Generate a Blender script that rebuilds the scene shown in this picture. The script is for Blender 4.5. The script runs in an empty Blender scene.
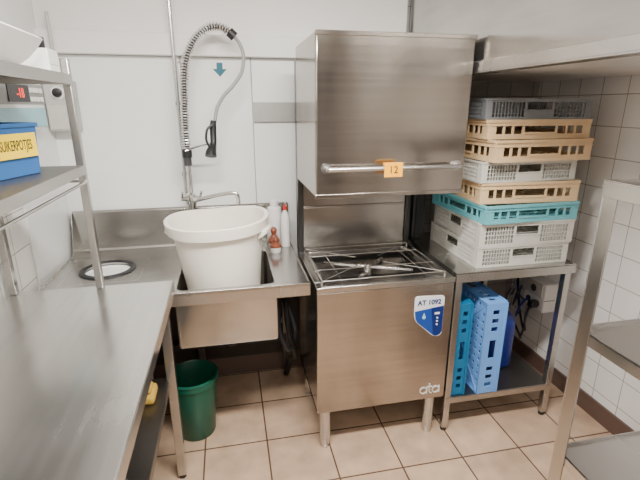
import bpy, bmesh, math, random
from mathutils import Vector, Matrix, Euler
random.seed(4)
PI = math.pi
COL = bpy.context.scene.collection

# ------------------------------------------------------------------ materials
def new_mat(name):
    m = bpy.data.materials.new(name); m.use_nodes = True
    nt = m.node_tree
    b = nt.nodes["Principled BSDF"]
    return m, nt, b

def plain(name, col, rough=0.5, metal=0.0, noise=0.06, nscale=12.0, bump=0.0, emit=0.0, trans=0.0):
    m, nt, b = new_mat(name)
    tc = nt.nodes.new("ShaderNodeTexCoord")
    nz = nt.nodes.new("ShaderNodeTexNoise"); nz.inputs["Scale"].default_value = nscale
    nz.inputs["Detail"].default_value = 4
    nt.links.new(tc.outputs["Object"], nz.inputs["Vector"])
    mx = nt.nodes.new("ShaderNodeMix"); mx.data_type = 'RGBA'
    c = Vector(col)
    mx.inputs[6].default_value = (*(c * (1 - noise * 2)), 1)
    mx.inputs[7].default_value = (*[min(1, v * (1 + noise)) for v in c], 1)
    nt.links.new(nz.outputs["Fac"], mx.inputs[0])
    nt.links.new(mx.outputs[2], b.inputs["Base Color"])
    b.inputs["Roughness"].default_value = rough
    b.inputs["Metallic"].default_value = metal
    if trans: b.inputs["Transmission Weight"].default_value = trans
    if emit:
        b.inputs["Emission Color"].default_value = (*col, 1)
        b.inputs["Emission Strength"].default_value = emit
    if bump:
        bp = nt.nodes.new("ShaderNodeBump"); bp.inputs["Strength"].default_value = bump
        bp.inputs["Distance"].default_value = 0.004
        nt.links.new(nz.outputs["Fac"], bp.inputs["Height"])
        nt.links.new(bp.outputs["Normal"], b.inputs["Normal"])
    return m

def steel(name, col=(0.56, 0.55, 0.53), rough=0.30, smudge=0.08, metal=.97, blot=(3, 3, 1.2), var=.06, aniso=0.0, brush=None, bamt=.07):
    """smooth brushed steel: soft large stains plus fine brushing in colour and roughness"""
    m, nt, b = new_mat(name)
    tc = nt.nodes.new("ShaderNodeTexCoord")
    mp2 = nt.nodes.new("ShaderNodeMapping"); mp2.inputs["Scale"].default_value = blot
    nt.links.new(tc.outputs["Object"], mp2.inputs["Vector"])
    n2 = nt.nodes.new("ShaderNodeTexNoise"); n2.inputs["Scale"].default_value = 1.3; n2.inputs["Detail"].default_value = 3
    n2.inputs["Roughness"].default_value = .45
    nt.links.new(mp2.outputs["Vector"], n2.inputs["Vector"])
    mx = nt.nodes.new("ShaderNodeMix"); mx.data_type = 'RGBA'
    c = Vector(col)
    mx.inputs[6].default_value = (*(c * (1 - smudge)), 1)
    mx.inputs[7].default_value = (*(c * (1 + smudge)), 1)
    mr0 = nt.nodes.new("ShaderNodeMapRange"); mr0.inputs["From Min"].default_value = .3; mr0.inputs["From Max"].default_value = .7
    nt.links.new(n2.outputs["Fac"], mr0.inputs["Value"])
    nt.links.new(mr0.outputs[0], mx.inputs[0])
    colout = mx.outputs[2]
    b.inputs["Metallic"].default_value = metal
    mr = nt.nodes.new("ShaderNodeMapRange")
    mr.inputs["From Min"].default_value = 0.3; mr.inputs["From Max"].default_value = .7
    mr.inputs["To Min"].default_value = rough - var; mr.inputs["To Max"].default_value = rough + var
    nt.links.new(n2.outputs["Fac"], mr.inputs["Value"])
    rout = mr.outputs[0]
    if brush:
        mp = nt.nodes.new("ShaderNodeMapping"); mp.inputs["Scale"].default_value = brush
        nt.links.new(tc.outputs["Object"], mp.inputs["Vector"])
        n1 = nt.nodes.new("ShaderNodeTexNoise"); n1.inputs["Scale"].default_value = 1.0; n1.inputs["Detail"].default_value = 3
        nt.links.new(mp.outputs["Vector"], n1.inputs["Vector"])
        r2 = nt.nodes.new("ShaderNodeMapRange"); r2.inputs["From Min"].default_value = .3; r2.inputs["From Max"].default_value = .7
        r2.inputs["To Min"].default_value = 1 - bamt; r2.inputs["To Max"].default_value = 1 + bamt
        nt.links.new(n1.outputs["Fac"], r2.inputs["Value"])
        mu = nt.nodes.new("ShaderNodeMix"); mu.data_type = 'RGBA'; mu.blend_type = 'MULTIPLY'; mu.inputs[0].default_value = 1
        nt.links.new(colout, mu.inputs[6]); nt.links.new(r2.outputs[0], mu.inputs[7]); colout = mu.outputs[2]
        mm = nt.nodes.new("ShaderNodeMath"); mm.operation = 'MULTIPLY'
        nt.links.new(rout, mm.inputs[0]); nt.links.new(r2.outputs[0], mm.inputs[1]); rout = mm.outputs[0]
    nt.links.new(colout, b.inputs["Base Color"])
    nt.links.new(rout, b.inputs["Roughness"])
    if aniso:
        b.inputs["Anisotropic"].default_value = aniso
        tg = nt.nodes.new("ShaderNodeTangent"); tg.direction_type = 'RADIAL'; tg.axis = 'Z'
        nt.links.new(tg.outputs[0], b.inputs["Tangent"])
    return m

def tiles(name, axes, size, c1, c2, grout, mortar=0.003, rough=0.25, off=(0, 0), dirt=0.1):
    m, nt, b = new_mat(name)
    tc = nt.nodes.new("ShaderNodeTexCoord")
    sp = nt.nodes.new("ShaderNodeSeparateXYZ"); cb = nt.nodes.new("ShaderNodeCombineXYZ")
    nt.links.new(tc.outputs["Object"], sp.inputs[0])
    for i, a in enumerate(axes):
        ad = nt.nodes.new("ShaderNodeMath"); ad.operation = 'ADD'; ad.inputs[1].default_value = off[i] + 30 * size
        nt.links.new(sp.outputs["XYZ".index(a)], ad.inputs[0])
        nt.links.new(ad.outputs[0], cb.inputs[i])
    br = nt.nodes.new("ShaderNodeTexBrick")
    br.offset = 0; br.squash = 1
    br.inputs["Scale"].default_value = 1
    br.inputs["Brick Width"].default_value = size; br.inputs["Row Height"].default_value = size
    br.inputs["Mortar Size"].default_value = mortar; br.inputs["Mortar Smooth"].default_value = 0.15
    br.inputs["Color1"].default_value = (*c1, 1); br.inputs["Color2"].default_value = (*c2, 1); br.inputs["Mortar"].default_value = (*grout, 1)
    nt.links.new(cb.outputs[0], br.inputs["Vector"])
    nz = nt.nodes.new("ShaderNodeTexNoise"); nz.inputs["Scale"].default_value = 6; nz.inputs["Detail"].default_value = 7
    nt.links.new(tc.outputs["Object"], nz.inputs["Vector"])
    mr = nt.nodes.new("ShaderNodeMapRange"); mr.inputs["From Min"].default_value = .3; mr.inputs["From Max"].default_value = .7
    mr.inputs["To Min"].default_value = 1 - dirt * 2; mr.inputs["To Max"].default_value = 1.0
    nt.links.new(nz.outputs["Fac"], mr.inputs["Value"])
    mx = nt.nodes.new("ShaderNodeMix"); mx.data_type = 'RGBA'; mx.blend_type = 'MULTIPLY'; mx.inputs[0].default_value = 1
    nt.links.new(br.outputs["Color"], mx.inputs[6]); nt.links.new(mr.outputs[0], mx.inputs[7])
    nt.links.new(mx.outputs[2], b.inputs["Base Color"])
    b.inputs["Roughness"].default_value = rough
    bp = nt.nodes.new("ShaderNodeBump"); bp.invert = True; bp.inputs["Strength"].default_value = .5; bp.inputs["Distance"].default_value = .003
    nt.links.new(br.outputs["Fac"], bp.inputs["Height"]); nt.links.new(bp.outputs["Normal"], b.inputs["Normal"])
    return m

M = {}
M['steel'] = steel("brushed_steel", col=(.50, .485, .46), rough=.23)
M['steel_top'] = steel("worktop_steel", col=(.64, .63, .61), rough=.23, smudge=.07, blot=(2, 2, 2), var=.06, brush=(45, 1.0, 1), bamt=.05)
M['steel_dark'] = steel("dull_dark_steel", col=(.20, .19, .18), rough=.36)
M['steel_hood'] = steel("dishwasher_steel", col=(.40, .36, .32), rough=.19, smudge=.18, blot=(3.5, 3.5, .9), aniso=.4, brush=(1.5, 1.5, 80), bamt=.05)
M['steel_bowl'] = steel("sink_bowl_steel", col=(.46, .44, .41), rough=.2, smudge=.16, blot=(4, 4, 2))
M['steel_light'] = steel("pale_steel", col=(.60, .59, .58), rough=.26, smudge=.03)
M['canopy'] = steel("canopy_steel", col=(.55, .54, .52), rough=.20, smudge=.16, blot=(2, 1.6, 5), brush=(1, 1, 80), bamt=.04)
M['canopy_under'] = steel("canopy_underside_steel", col=(.80, .78, .75), rough=.42, smudge=.06, metal=.6)
M['chrome'] = plain("chrome", (.8, .8, .8), .12, 1.0, .02)
M['wire'] = plain("wire_steel", (.70, .68, .65), .2, 1.0, .03)
M['white_panel'] = plain("white_panel", (.86, .87, .86), .3, 0, .03, 3)
M['white_paint'] = plain("white_paint", (.83, .82, .80), .5, 0, .03, 3)
M['front_paint'] = plain("beige_grey_paint", (.34, .315, .29), .6, 0, .03, 3)  # wall behind the camera, darkened so the steel reflects with more contrast
M['ceil'] = plain("ceiling_white", (.8, .79, .77), .8)
M['white_plastic'] = plain("white_plastic", (.86, .82, .73), .42, 0, .05, 6, .05)
M['black'] = plain("black_rubber", (.012, .012, .014), .45)
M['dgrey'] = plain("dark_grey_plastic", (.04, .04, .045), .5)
M['grey'] = plain("grey_plastic", (.30, .30, .29), .5)
M['box_grey'] = plain("box_grey_plastic", (.50, .50, .48), .5)
M['strip'] = plain("grey_strip", (.40, .40, .38), .45, .3)
M['rack_grey'] = plain("rack_pale_grey", (.58, .57, .52), .5, 0, .10, 20)
M['rack_dgrey'] = plain("rack_grey", (.17, .18, .19), .5, 0, .08, 20)
M['rack_beige'] = plain("rack_beige", (.70, .50, .29), .5, 0, .10, 20)
M['rack_teal'] = plain("rack_teal", (.14, .44, .50), .45, 0, .06, 20)
M['rack_blue'] = plain("rack_light_blue", (.14, .34, .76), .45, 0, .05, 20)
M['rack_dteal'] = plain("rack_petrol_blue", (.005, .14, .30), .45, 0, .06, 20)
M['green'] = plain("green_plastic", (.0, .085, .05), .4, 0, .06, 10)
M['blue_box'] = plain("blue_plastic", (.03, .12, .33), .4)
M['jug'] = plain("deep_blue_plastic", (.003, .018, .20), .3)
M['yellow'] = plain("yellow_label", (.90, .62, .01), .6)
M['orange'] = plain("orange_tag", (1.0, .42, .0), .6)
M['ink'] = plain("black_ink", (.02, .02, .02), .6)
M['navy'] = plain("navy_print", (.004, .02, .14), .35)
M['midblue'] = plain("blue_print", (.01, .06, .30), .35)
M['silver'] = plain("silver_print", (.72, .75, .78), .35)
M['teal_print'] = plain("teal_print", (.0, .12, .18), .5)
M['red'] = plain("red_plastic", (.6, .03, .02), .4)
M['led'] = plain("red_display_digits", (1, .05, .03), .4, emit=1.5)
M['brown'] = plain("brown_plastic", (.28, .08, .04), .5)
M['pblue'] = plain("pale_blue_plastic", (.35, .62, .74), .4)
M['tealp'] = plain("teal_panel_plastic", (.30, .56, .64), .4)
M['logo'] = plain("logo_metal", (.75, .74, .71), .35, .4)
M['filter'] = plain("dark_tub_steel", (.08, .08, .08), .35, .9)
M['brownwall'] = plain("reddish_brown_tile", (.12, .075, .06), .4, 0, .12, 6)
M['darkwall'] = plain("shaded_brown_wall", (.04, .032, .03), .6, 0, .15, 6)  # brown lower wall, with the shade under the sink mixed into its colour
M['doormat'] = plain("added_door_paint", (.05, .04, .035), .5)
M['cloth'] = plain("yellow_cloth", (.70, .45, .07), .9, 0, .1, 30, .3)
M['lamp'] = plain("lamp_diffuser", (1, .97, .92), .5, emit=6)
M['floor'] = tiles("floor_tiles", "XY", .3, (.61, .43, .295), (.54, .375, .257), (.13, .078, .055), .0042, .25, (-.106, 0), .18)
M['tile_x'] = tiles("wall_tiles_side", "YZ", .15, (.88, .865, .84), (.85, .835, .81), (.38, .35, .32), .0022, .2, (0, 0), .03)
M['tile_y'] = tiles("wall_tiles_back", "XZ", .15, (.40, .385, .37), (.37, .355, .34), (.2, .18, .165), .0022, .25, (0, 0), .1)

# ------------------------------------------------------------------ mesh builder
class MB:
    def __init__(s): s.v = []; s.f = []; s.m = []; s.mats = []
    def mi(s, mat):
        if mat not in s.mats: s.mats.append(mat)
        return s.mats.index(mat)
    def add(s, verts, faces, mat, M4=None):
        o = len(s.v); i = s.mi(mat)
        for p in verts:
            p = Vector(p)
            s.v.append(M4 @ p if M4 else p)
        for f in faces:
            s.f.append([o + k for k in f]); s.m.append(i)
        return s
    def box(s, a, b, mat, M4=None):
        x0, y0, z0 = a; x1, y1, z1 = b
        vs = [(x0, y0, z0), (x1, y0, z0), (x1, y1, z0), (x0, y1, z0), (x0, y0, z1), (x1, y0, z1), (x1, y1, z1), (x0, y1, z1)]
        fs = [(0, 3, 2, 1), (4, 5, 6, 7), (0, 1, 5, 4), (1, 2, 6, 5), (2, 3, 7, 6), (3, 0, 4, 7)]
        return s.add(vs, fs, mat, M4)
    def lathe(s, c, prof, mat, seg=32, M4=None, closed=False):
        vs = []; fs = []
        n = len(prof)
        for r, z in prof:
            for k in range(seg):
                a = 2 * PI * k / seg
                vs.append((c[0] + r * math.cos(a), c[1] + r * math.sin(a), c[2] + z))
        rng = n if closed else n - 1
        for j in range(rng):
            j2 = (j + 1) % n
            for k in range(seg):
                k2 = (k + 1) % seg
                fs.append((j * seg + k, j * seg + k2, j2 * seg + k2, j2 * seg + k))
        if not closed:
            if prof[0][0] > 1e-4: fs.append(tuple(reversed(range(seg))))
            if prof[-1][0] > 1e-4: fs.append(tuple((n - 1) * seg + k for k in range(seg)))
        return s.add(vs, fs, mat, M4)
    def cyl(s, c, r, h, mat, seg=20, M4=None):
        return s.lathe(c, [(r, 0), (r, h)], mat, seg, M4)
    def tube(s, pts, r, mat, seg=10, closed=False, cap=True):
        pts = [Vector(p) for p in pts]; n = len(pts)
        tang = []
        for i in range(n):
            if closed: t = pts[(i + 1) % n] - pts[i - 1]
            elif i == 0: t = pts[1] - pts[0]
            elif i == n - 1: t = pts[-1] - pts[-2]
            else: t = pts[i + 1] - pts[i - 1]
            tang.append(t.normalized())
        up = Vector((0, 0, 1)) if abs(tang[0].z) < .9 else Vector((1, 0, 0))
        nrm = (up - tang[0] * up.dot(tang[0])).normalized()
        vs = []; fs = []
        for i in range(n):
            t = tang[i]
            nrm = (nrm - t * nrm.dot(t)).normalized()
            bn = t.cross(nrm)
            rr = r[i] if isinstance(r, (list, tuple)) else r
            for k in range(seg):
                a = 2 * PI * k / seg
                vs.append(pts[i] + (nrm * math.cos(a) + bn * math.sin(a)) * rr)
        for i in range(n if closed else n - 1):
            j = (i + 1) % n
            for k in range(seg):
                k2 = (k + 1) % seg
                fs.append((i * seg + k, i * seg + k2, j * seg + k2, j * seg + k))
        if cap and not closed:
            fs.append(tuple(reversed(range(seg)))); fs.append(tuple((n - 1) * seg + k for k in range(seg)))
        return s.add(vs, fs, mat)
    def prism(s, poly, h0, h1, mat, axes='XZ', M4=None):
        n = len(poly); vs = []
        for h in (h0, h1):
            for p in poly:
                if axes == 'XZ': vs.append((p[0], h, p[1]))
                elif axes == 'YZ': vs.append((h, p[0], p[1]))
                else: vs.append((p[0], p[1], h))
        fs = [tuple(range(n)), tuple(reversed(range(n, 2 * n)))]
        for k in range(n):
            k2 = (k + 1) % n
            fs.append((k, k + n, k2 + n, k2))
        return s.add(vs, fs, mat, M4)

def smooth(pts, n=8, closed=False):
    P = [Vector(p) for p in pts]; out = []
    m = len(P)
    for i in range(m if closed else m - 1):
        p0 = P[(i - 1) % m] if (closed or i > 0) else P[0]
        p1 = P[i]; p2 = P[(i + 1) % m]
        p3 = P[(i + 2) % m] if (closed or i + 2 < m) else P[-1]
        for k in range(n):
            t = k / n
            out.append(.5 * ((2 * p1) + (-p0 + p2) * t + (2 * p0 - 5 * p1 + 4 * p2 - p3) * t * t + (-p0 + 3 * p1 - 3 * p2 + p3) * t ** 3))
    if not closed: out.append(P[-1])
    return out

def make_mesh(name, mb, off=Vector((0, 0, 0)), bevel=0, smooth_angle=35):
    me = bpy.data.meshes.new(name)
    me.from_pydata([tuple(v - off) for v in mb.v], [], mb.f)
    for mt in mb.mats: me.materials.append(mt)
    me.polygons.foreach_set("material_index", mb.m)
    bm = bmesh.new(); bm.from_mesh(me)
    bmesh.ops.recalc_face_normals(bm, faces=bm.faces)
    bm.to_mesh(me); bm.free()
    me.polygons.foreach_set("use_smooth", [True] * len(me.polygons))
    me.set_sharp_from_angle(angle=math.radians(smooth_angle))
    me.update()
    return me

def bev(o, w, seg=2):
    m = o.modifiers.new("bevel", 'BEVEL'); m.width = w; m.segments = seg; m.limit_method = 'ANGLE'; m.angle_limit = math.radians(40)
    m.harden_normals = False

def thing(name, loc, label, category, group=None, rot=None):
    e = bpy.data.objects.new(name, None); e.empty_display_size = .05
    e.location = loc
    if rot: e.rotation_euler = rot
    COL.objects.link(e)
    e["label"] = label; e["category"] = category
    if group: e["group"] = group
    return e

def part(parent, name, mb, bevel=0, label=None, local=False, root=None):
    off = Vector((0, 0, 0))
    if not local:
        p = parent
        while p is not None:
            off += Vector(p.location); p = p.parent
    o = bpy.data.objects.new(name, make_mesh(name, mb, off))
    COL.objects.link(o); o.parent = parent
    if bevel: bev(o, bevel)
    if label: o["label"] = label
    return o

def single(name, mb, label, category, bevel=0, group=None, loc=None):
    if loc is None:
        xs = [v.x for v in mb.v]; ys = [v.y for v in mb.v]; zs = [v.z for v in mb.v]
        loc = ((min(xs) + max(xs)) / 2, (min(ys) + max(ys)) / 2, min(zs))
    off = Vector(loc)
    o = bpy.data.objects.new(name, make_mesh(name, mb, off)); o.location = off
    COL.objects.link(o)
    o["label"] = label; o["category"] = category
    if group: o["group"] = group
    if bevel: bev(o, bevel)
    return o

def structure(name, mb, label=None):
    o = bpy.data.objects.new(name, make_mesh(name, mb)); COL.objects.link(o)
    o["kind"] = "structure"; o["label"] = label or name.replace("_", " "); o["category"] = name.split("_")[0]
    return o

def text_into(mb, txt, size, mat, M4, extrude=.0006, bold=.0, align='CENTER', sx=1.0):
    cu = bpy.data.curves.new("t", 'FONT'); cu.body = txt; cu.size = size; cu.extrude = extrude; cu.offset = bold
    cu.align_x = align; cu.align_y = 'CENTER'; cu.resolution_u = 4
    o = bpy.data.objects.new("t", cu); COL.objects.link(o)
    bpy.context.view_layer.update()
    dg = bpy.context.evaluated_depsgraph_get()
    me = bpy.data.meshes.new_from_object(o.evaluated_get(dg))
    S = Matrix.Diagonal((sx, 1, 1, 1))
    mb.add([v.co.copy() for v in me.vertices], [tuple(p.vertices) for p in me.polygons], mat, M4 @ S)
    bpy.data.objects.remove(o); bpy.data.meshes.remove(me); bpy.data.curves.remove(cu)

def face_ny(x, y, z):
    return Matrix.Translation((x, y, z)) @ Matrix.Rotation(PI / 2, 4, 'X')

# ------------------------------------------------------------------ room
WL, WR, WB, WF, CZ = -.83, 1.84, 2.42, -1.7, 2.45
structure("floor", MB().box((WL - .1, WF - .1, -.1), (WR + .1, WB + .1, 0), M['floor']), "beige square ceramic floor tiles")
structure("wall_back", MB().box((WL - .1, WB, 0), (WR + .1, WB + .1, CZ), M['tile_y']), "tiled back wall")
structure("wall_left", MB().box((WL - .1, WF, 0), (WL, WB, CZ), M['tile_x']), "white tiled side wall")
structure("wall_right", MB().box((WR, WF, 0), (WR + .1, WB, CZ), M['tile_x']), "white square-tiled side wall")
structure("wall_front", MB().box((WL - .1, WF - .1, 0), (WR + .1, WF, CZ), M['front_paint']), "plain beige-grey wall, toned dark for reflections in the steel")
structure("ceiling", MB().box((WL - .1, WF - .1, CZ), (WR + .1, WB + .1, CZ + .1), M['ceil']), "white ceiling")
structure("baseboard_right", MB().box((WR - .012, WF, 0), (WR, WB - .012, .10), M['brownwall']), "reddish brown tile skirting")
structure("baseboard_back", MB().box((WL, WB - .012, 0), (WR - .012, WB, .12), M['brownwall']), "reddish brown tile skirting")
structure("baseboard_left", MB().box((WL, WF, 0), (WL + .012, WB - .012, .10), M['brownwall']), "reddish brown tile skirting")
o = structure("trim_1", MB().box((WL, WB - .05, 1.83), (.97, WB, 1.93), M['white_paint']), "white painted boxing along the wall top"); bev(o, .004)
zz0, zz1 = .6, 1.828
for i, (a, b) in enumerate([(-.827, -.205), (-.201, .140), (.144, .97)]):
    o = structure("trim_%d" % (i + 2), MB().box((a, WB - .008, zz0), (b, WB, zz1), M['white_panel']), "smooth white wall panel"); bev(o, .0015)
o = structure("trim_5", MB().box((WL, 1.94, .6), (WL + .008, WB - .009, 2.44), M['white_panel']), "smooth white wall panel"); bev(o, .0015)
structure("trim_6", MB().box((WL + .009, WB - .02, 1.931), (.97, WB, 2.44), M['white_paint']), "white painted upper wall")
structure("trim_7", MB().box((-.82, WB - .013, .12), (.97, WB - .001, .598), M['darkwall']), "dark brown lower wall panel, under-sink shade painted in")
o = structure("door_added_1", MB().box((.35, WF, 0), (1.25, WF + .04, 2.05), M['doormat']), "unseen dark brown door added for reflections in the steel"); bev(o, .004)  # door out of view, added so the steel has something dark to reflect
t = thing("added_cabinet", (-.45, WF + .3, 0), "unseen tall dark cabinet added for reflections in the steel", "cabinet")  # cabinet behind the camera, put in to darken the steel's reflections
mb = MB(); mb.box((-.80, WF + .01, .05), (-.12, WF + .55, 1.85), M['steel_dark']); part(t, "cabinet_body", mb, .006)
for a, b in ((-.795, -.463), (-.457, -.125)):
    mb = MB(); mb.box((a, WF + .551, .07), (b, WF + .57, 1.83), M['grey']); dd = part(t, "cabinet_door", mb, .003)
for lx in (-.77, -.15):
    for ly_ in (WF + .05, WF + .5):
        mb = MB(); mb.cyl((lx, ly_, 0), .02, .05, M['black']); part(t, "foot", mb)

for x, y in ((.2, .75), (.2, -.8)):
    t = thing("ceiling_lamp", (x, y, CZ), "long white fluorescent ceiling lamp", "lamp", "ceiling lamps")
    part(t, "lamp_housing", MB().box((x - .62, y - .09, CZ - .05), (x + .62, y + .09, CZ - .001), M['white_paint']), .005)
    part(t, "lamp_diffuser", MB().box((x - .60, y - .075, CZ - .075), (x + .60, y + .075, CZ - .051), M['lamp']), .01)

# ------------------------------------------------------------------ sink unit
SZ = .865
SK = thing("sink_table", (-.24, 2.04, 0), "stainless steel sink table with bowl, waste hole and upstand", "sink")
x0, x1, y0, y1 = -.80, .315, 1.70, 2.395
bx0, bx1, by0, by1 = -.245, .165, 1.745, 2.20
mb = MB(); st = M['steel']
T = .004
mb.box((x0, y0, SZ - T), (-.74, y1, SZ), st)
mb.box((-.74, y0, SZ - T), (-.42, 1.905, SZ), st)
mb.box((-.74, 2.225, SZ - T), (-.42, y1, SZ), st)
mb.box((-.42, y0, SZ - T), (bx0, y1, SZ), st)
mb.box((bx0, y0, SZ - T), (bx1, by0, SZ), st)
mb.box((bx0, by1, SZ - T), (bx1, y1, SZ), st)
mb.box((bx1, y0, SZ - T), (x1, y1, SZ), st)
cx, cy, R, hs = -.58, 2.065, .110, .16
n = 48; vs = []; fs = []
for k in range(n):
    a = 2 * PI * k / n; ca, sa = math.cos(a), math.sin(a)
    q = hs / max(abs(ca), abs(sa))
    vs += [(cx + R * ca, cy + R * sa, SZ), (cx + q * ca, cy + q * sa, SZ), (cx + R * ca, cy + R * sa, SZ - .02)]
for k in range(n):
    j = (k + 1) % n
    fs += [(3 * k, 3 * k + 1, 3 * j + 1, 3 * j), (3 * k, 3 * j, 3 * j + 2, 3 * k + 2)]
mb.add(vs, fs, st)
mb.box((x0, y0, SZ - .05), (x1, y0 + .004, SZ + .006), st)
mb.box((x0, y0, SZ + .002), (x1, y0 + .022, SZ + .008), st)
mb.box((x1 - .004, y0, SZ - .05), (x1, y1, SZ + .006), st)
mb.box((x0, y0, SZ - .05), (x0 + .004, y1, SZ + .006), st)
part(SK, "table_top", mb, .0012)
mb = MB()
mb.prism([(y1 + .013, SZ), (y1 + .013, SZ + .20), (y1 - .002, SZ + .215), (y1 - .012, SZ + .205), (y1 - .012, SZ + .01), (y1 - .02, SZ)], x0, x1, st, 'YZ')
mb.prism([(y1 - .10, SZ), (y1 - .002, SZ), (y1 - .002, SZ + .21), (y1 - .02, SZ + .21)], x0, x0 + .003, st, 'YZ')
part(SK, "upstand", mb, .001)
mb = MB(); bz = .612; w = .004
def rrect(ax0, ay0, ax1, ay1, r, z, k=5):
    out = []
    for (px, py, a0) in ((ax1 - r, ay1 - r, 0), (ax0 + r, ay1 - r, 90), (ax0 + r, ay0 + r, 180), (ax1 - r, ay0 + r, 270)):
        for i in range(k + 1):
            a = math.radians(a0 + 90 * i / k)
            out.append((px + r * math.cos(a), py + r * math.sin(a), z))
    return out
rings = [rrect(bx0, by0, bx1, by1, .03, SZ), rrect(bx0 + .004, by0 + .004, bx1 - .004, by1 - .004, .03, bz + .03), rrect(bx0 + .03, by0 + .03, bx1 - .03, by1 - .03, .03, bz + .004)]
oy = y0 + .008
orings = [rrect(bx0 - .003, oy, bx1 + .006, by1 + .003, .006, SZ - .006), rrect(bx0 - .003, oy, bx1 + .006, by1, .006, bz + .012),
          rrect(bx0, oy + .004, bx1 + .003, by1, .006, bz + .002), rrect(bx0 + .010, oy + .014, bx1 - .008, by1 - .01, .006, bz - .001)]
allr = list(reversed(orings)) + rings
k = len(rings[0]); vs = [p for r in allr for p in r]; fs = []
for i in range(len(allr) - 1):
    for j in range(k):
        fs.append((i * k + j, i * k + (j + 1) % k, (i + 1) * k + (j + 1) % k, (i + 1) * k + j))
fs.append(tuple(range(k))); fs.append(tuple((len(allr) - 1) * k + j for j in range(k)))
mb.add(vs, fs, M['steel_bowl'])
part(SK, "sink_bowl", mb)
mb = MB()
mb.tube(smooth([(-.04, 2.0, bz), (-.04, 2.0, .5), (-.04, 2.03, .44), (.02, 2.12, .43), (.06, 2.2, .47), (.06, 2.28, .47), (.06, 2.40, .47)], 6), .022, M['dgrey'])
part(SK, "drain_pipe", mb, label="dark grey drain pipe")
for lx, ly in ((-.76, 1.75), (-.76, 2.36), (-.22, 2.36), (.28, 2.36)):
    mb = MB(); mb.box((lx - .018, ly - .018, .02), (lx + .018, ly + .018, SZ - .006), M['steel_dark']); mb.cyl((lx, ly, 0), .016, .02, M['black'])
    part(SK, "leg", mb, .002)
mb = MB()
mb.box((-.74, 2.335, .24), (.28, 2.385, .28), M['dgrey'])
part(SK, "cross_rail", mb, .002)
mb = MB()
mb.lathe((cx, cy, SZ), [(.098, .001), (.100, .008), (.110, .010), (.121, .006), (.123, .0005), (.110, .0005)], M['black'], 48, closed=True)
part(SK, "waste_ring", mb, label="black rubber ring round the waste hole")
t = thing("waste_bin", (cx, cy, 0), "white waste bin under the round table hole", "bin")
mb = MB(); mb.lathe((cx, cy, 0), [(.125, 0), (.15, .78), (.152, .80), (.106, .82), (.104, .852), (.101, .852), (.098, .842), (.0, .838)], M['white_paint'], 36)
part(t, "bin_body", mb)

# ------------------------------------------------------------------ faucet with spray
FY = 2.28
F = thing("pre_rinse_faucet", (-.195, FY, SZ), "chrome pre-rinse tap with coiled hose and black spray gun", "tap")
mb = MB()
mb.lathe((-.195, FY, SZ + .001), [(.03, 0), (.03, .012), (.02, .02), (.018, .24), (.024, .25), (.024, .30), (.013, .31), (.011, .5), (.011, .92)], M['chrome'], 20)
mb.tube([(-.195, FY, 1.79), (-.195, WB - .06, 1.79)], .007, M['chrome'])
part(F, "riser", mb)
mb = MB()
mb.tube(smooth([(-.195, FY, 1.135), (-.17, FY - .03, 1.14), (-.08, FY - .06, 1.165), (0, FY - .08, 1.18), (.03, FY - .085, 1.175), (.038, FY - .087, 1.15), (.038, FY - .087, 1.125)], 8), .010, M['chrome'], 12)
part(F, "spout", mb)
for s in (-1, 1):
    mb = MB()
    mb.tube([(-.195 + s * .015, FY - .005, 1.145), (-.195 + s * .05, FY - .02, 1.15)], .013, M['chrome'], 12)
    mb.tube([(-.195 + s * .045, FY - .02, 1.15), (-.195 + s * .045 + .01, FY - .07, 1.19)], .006, M['chrome'], 8)
    part(F, "tap_lever", mb)
path = smooth([(-.195, FY - .03, 1.37), (-.192, FY - .03, 1.5), (-.185, FY - .03, 1.62), (-.175, FY - .03, 1.74), (-.155, FY - .03, 1.82), (-.115, FY - .03, 1.89), (-.06, FY - .03, 1.935), (-.005, FY - .03, 1.945), (.05, FY - .03, 1.918)], 12)
mb = MB(); mb.tube(path, .009, M['dgrey'], 10)
def helix_on(path, rad, pitch, wire, mat, mb, seg=10):
    out = []; nrm = None; phase = 0
    t0 = (path[1] - path[0]).normalized(); up = Vector((0, 1, 0)); nrm = (up - t0 * up.dot(t0)).normalized()
    for i in range(len(path) - 1):
        a, b = path[i], path[i + 1]; L = (b - a).length; t = (b - a).normalized()
        nrm = (nrm - t * nrm.dot(t)).normalized(); bn = t.cross(nrm)
        steps = max(1, int(L / pitch * seg))
        for k in range(steps):
            ph = phase + 2 * PI * (L / pitch) * k / steps
            out.append(a + (b - a) * k / steps + (nrm * math.cos(ph) + bn * math.sin(ph)) * rad)
        phase += 2 * PI * (L / pitch)
    mb.tube(out, wire, mat, 6)
helix_on(path, .0185, .0125, .0036, M['chrome'], mb)
part(F, "coil_spring", mb)
hose = smooth([(.05, FY - .03, 1.918), (.085, FY - .03, 1.875), (.100, FY - .03, 1.82), (.088, FY - .035, 1.75), (.045, FY - .04, 1.69), (0, FY - .045, 1.645), (-.035, FY - .05, 1.59), (-.048, FY - .055, 1.54), (-.055, FY - .06, 1.51)], 8)
mb = MB(); mb.tube(hose, .0085, M['grey'], 10)
mb.tube([(.040, FY - .03, 1.925), (.064, FY - .03, 1.903)], .022, M['black'], 12)
part(F, "hose", mb)
mb = MB()
gx, gy = -.058, FY - .06
mb.tube([(gx, gy, 1.53), (gx - .004, gy, 1.50), (gx - .006, gy, 1.43), (gx - .012, gy - .01, 1.405), (gx - .02, gy - .03, 1.385), (gx - .022, gy - .038, 1.365)], [.013, .016, .015, .019, .025, .028], M['black'], 14)
mb.tube(smooth([(gx - .005, gy - .02, 1.51), (gx - .03, gy - .03, 1.49), (gx - .038, gy - .03, 1.44), (gx - .02, gy - .03, 1.40)], 5), .006, M['black'], 8)
part(F, "spray_gun", mb, label="black spray gun")
mb = MB()
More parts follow.
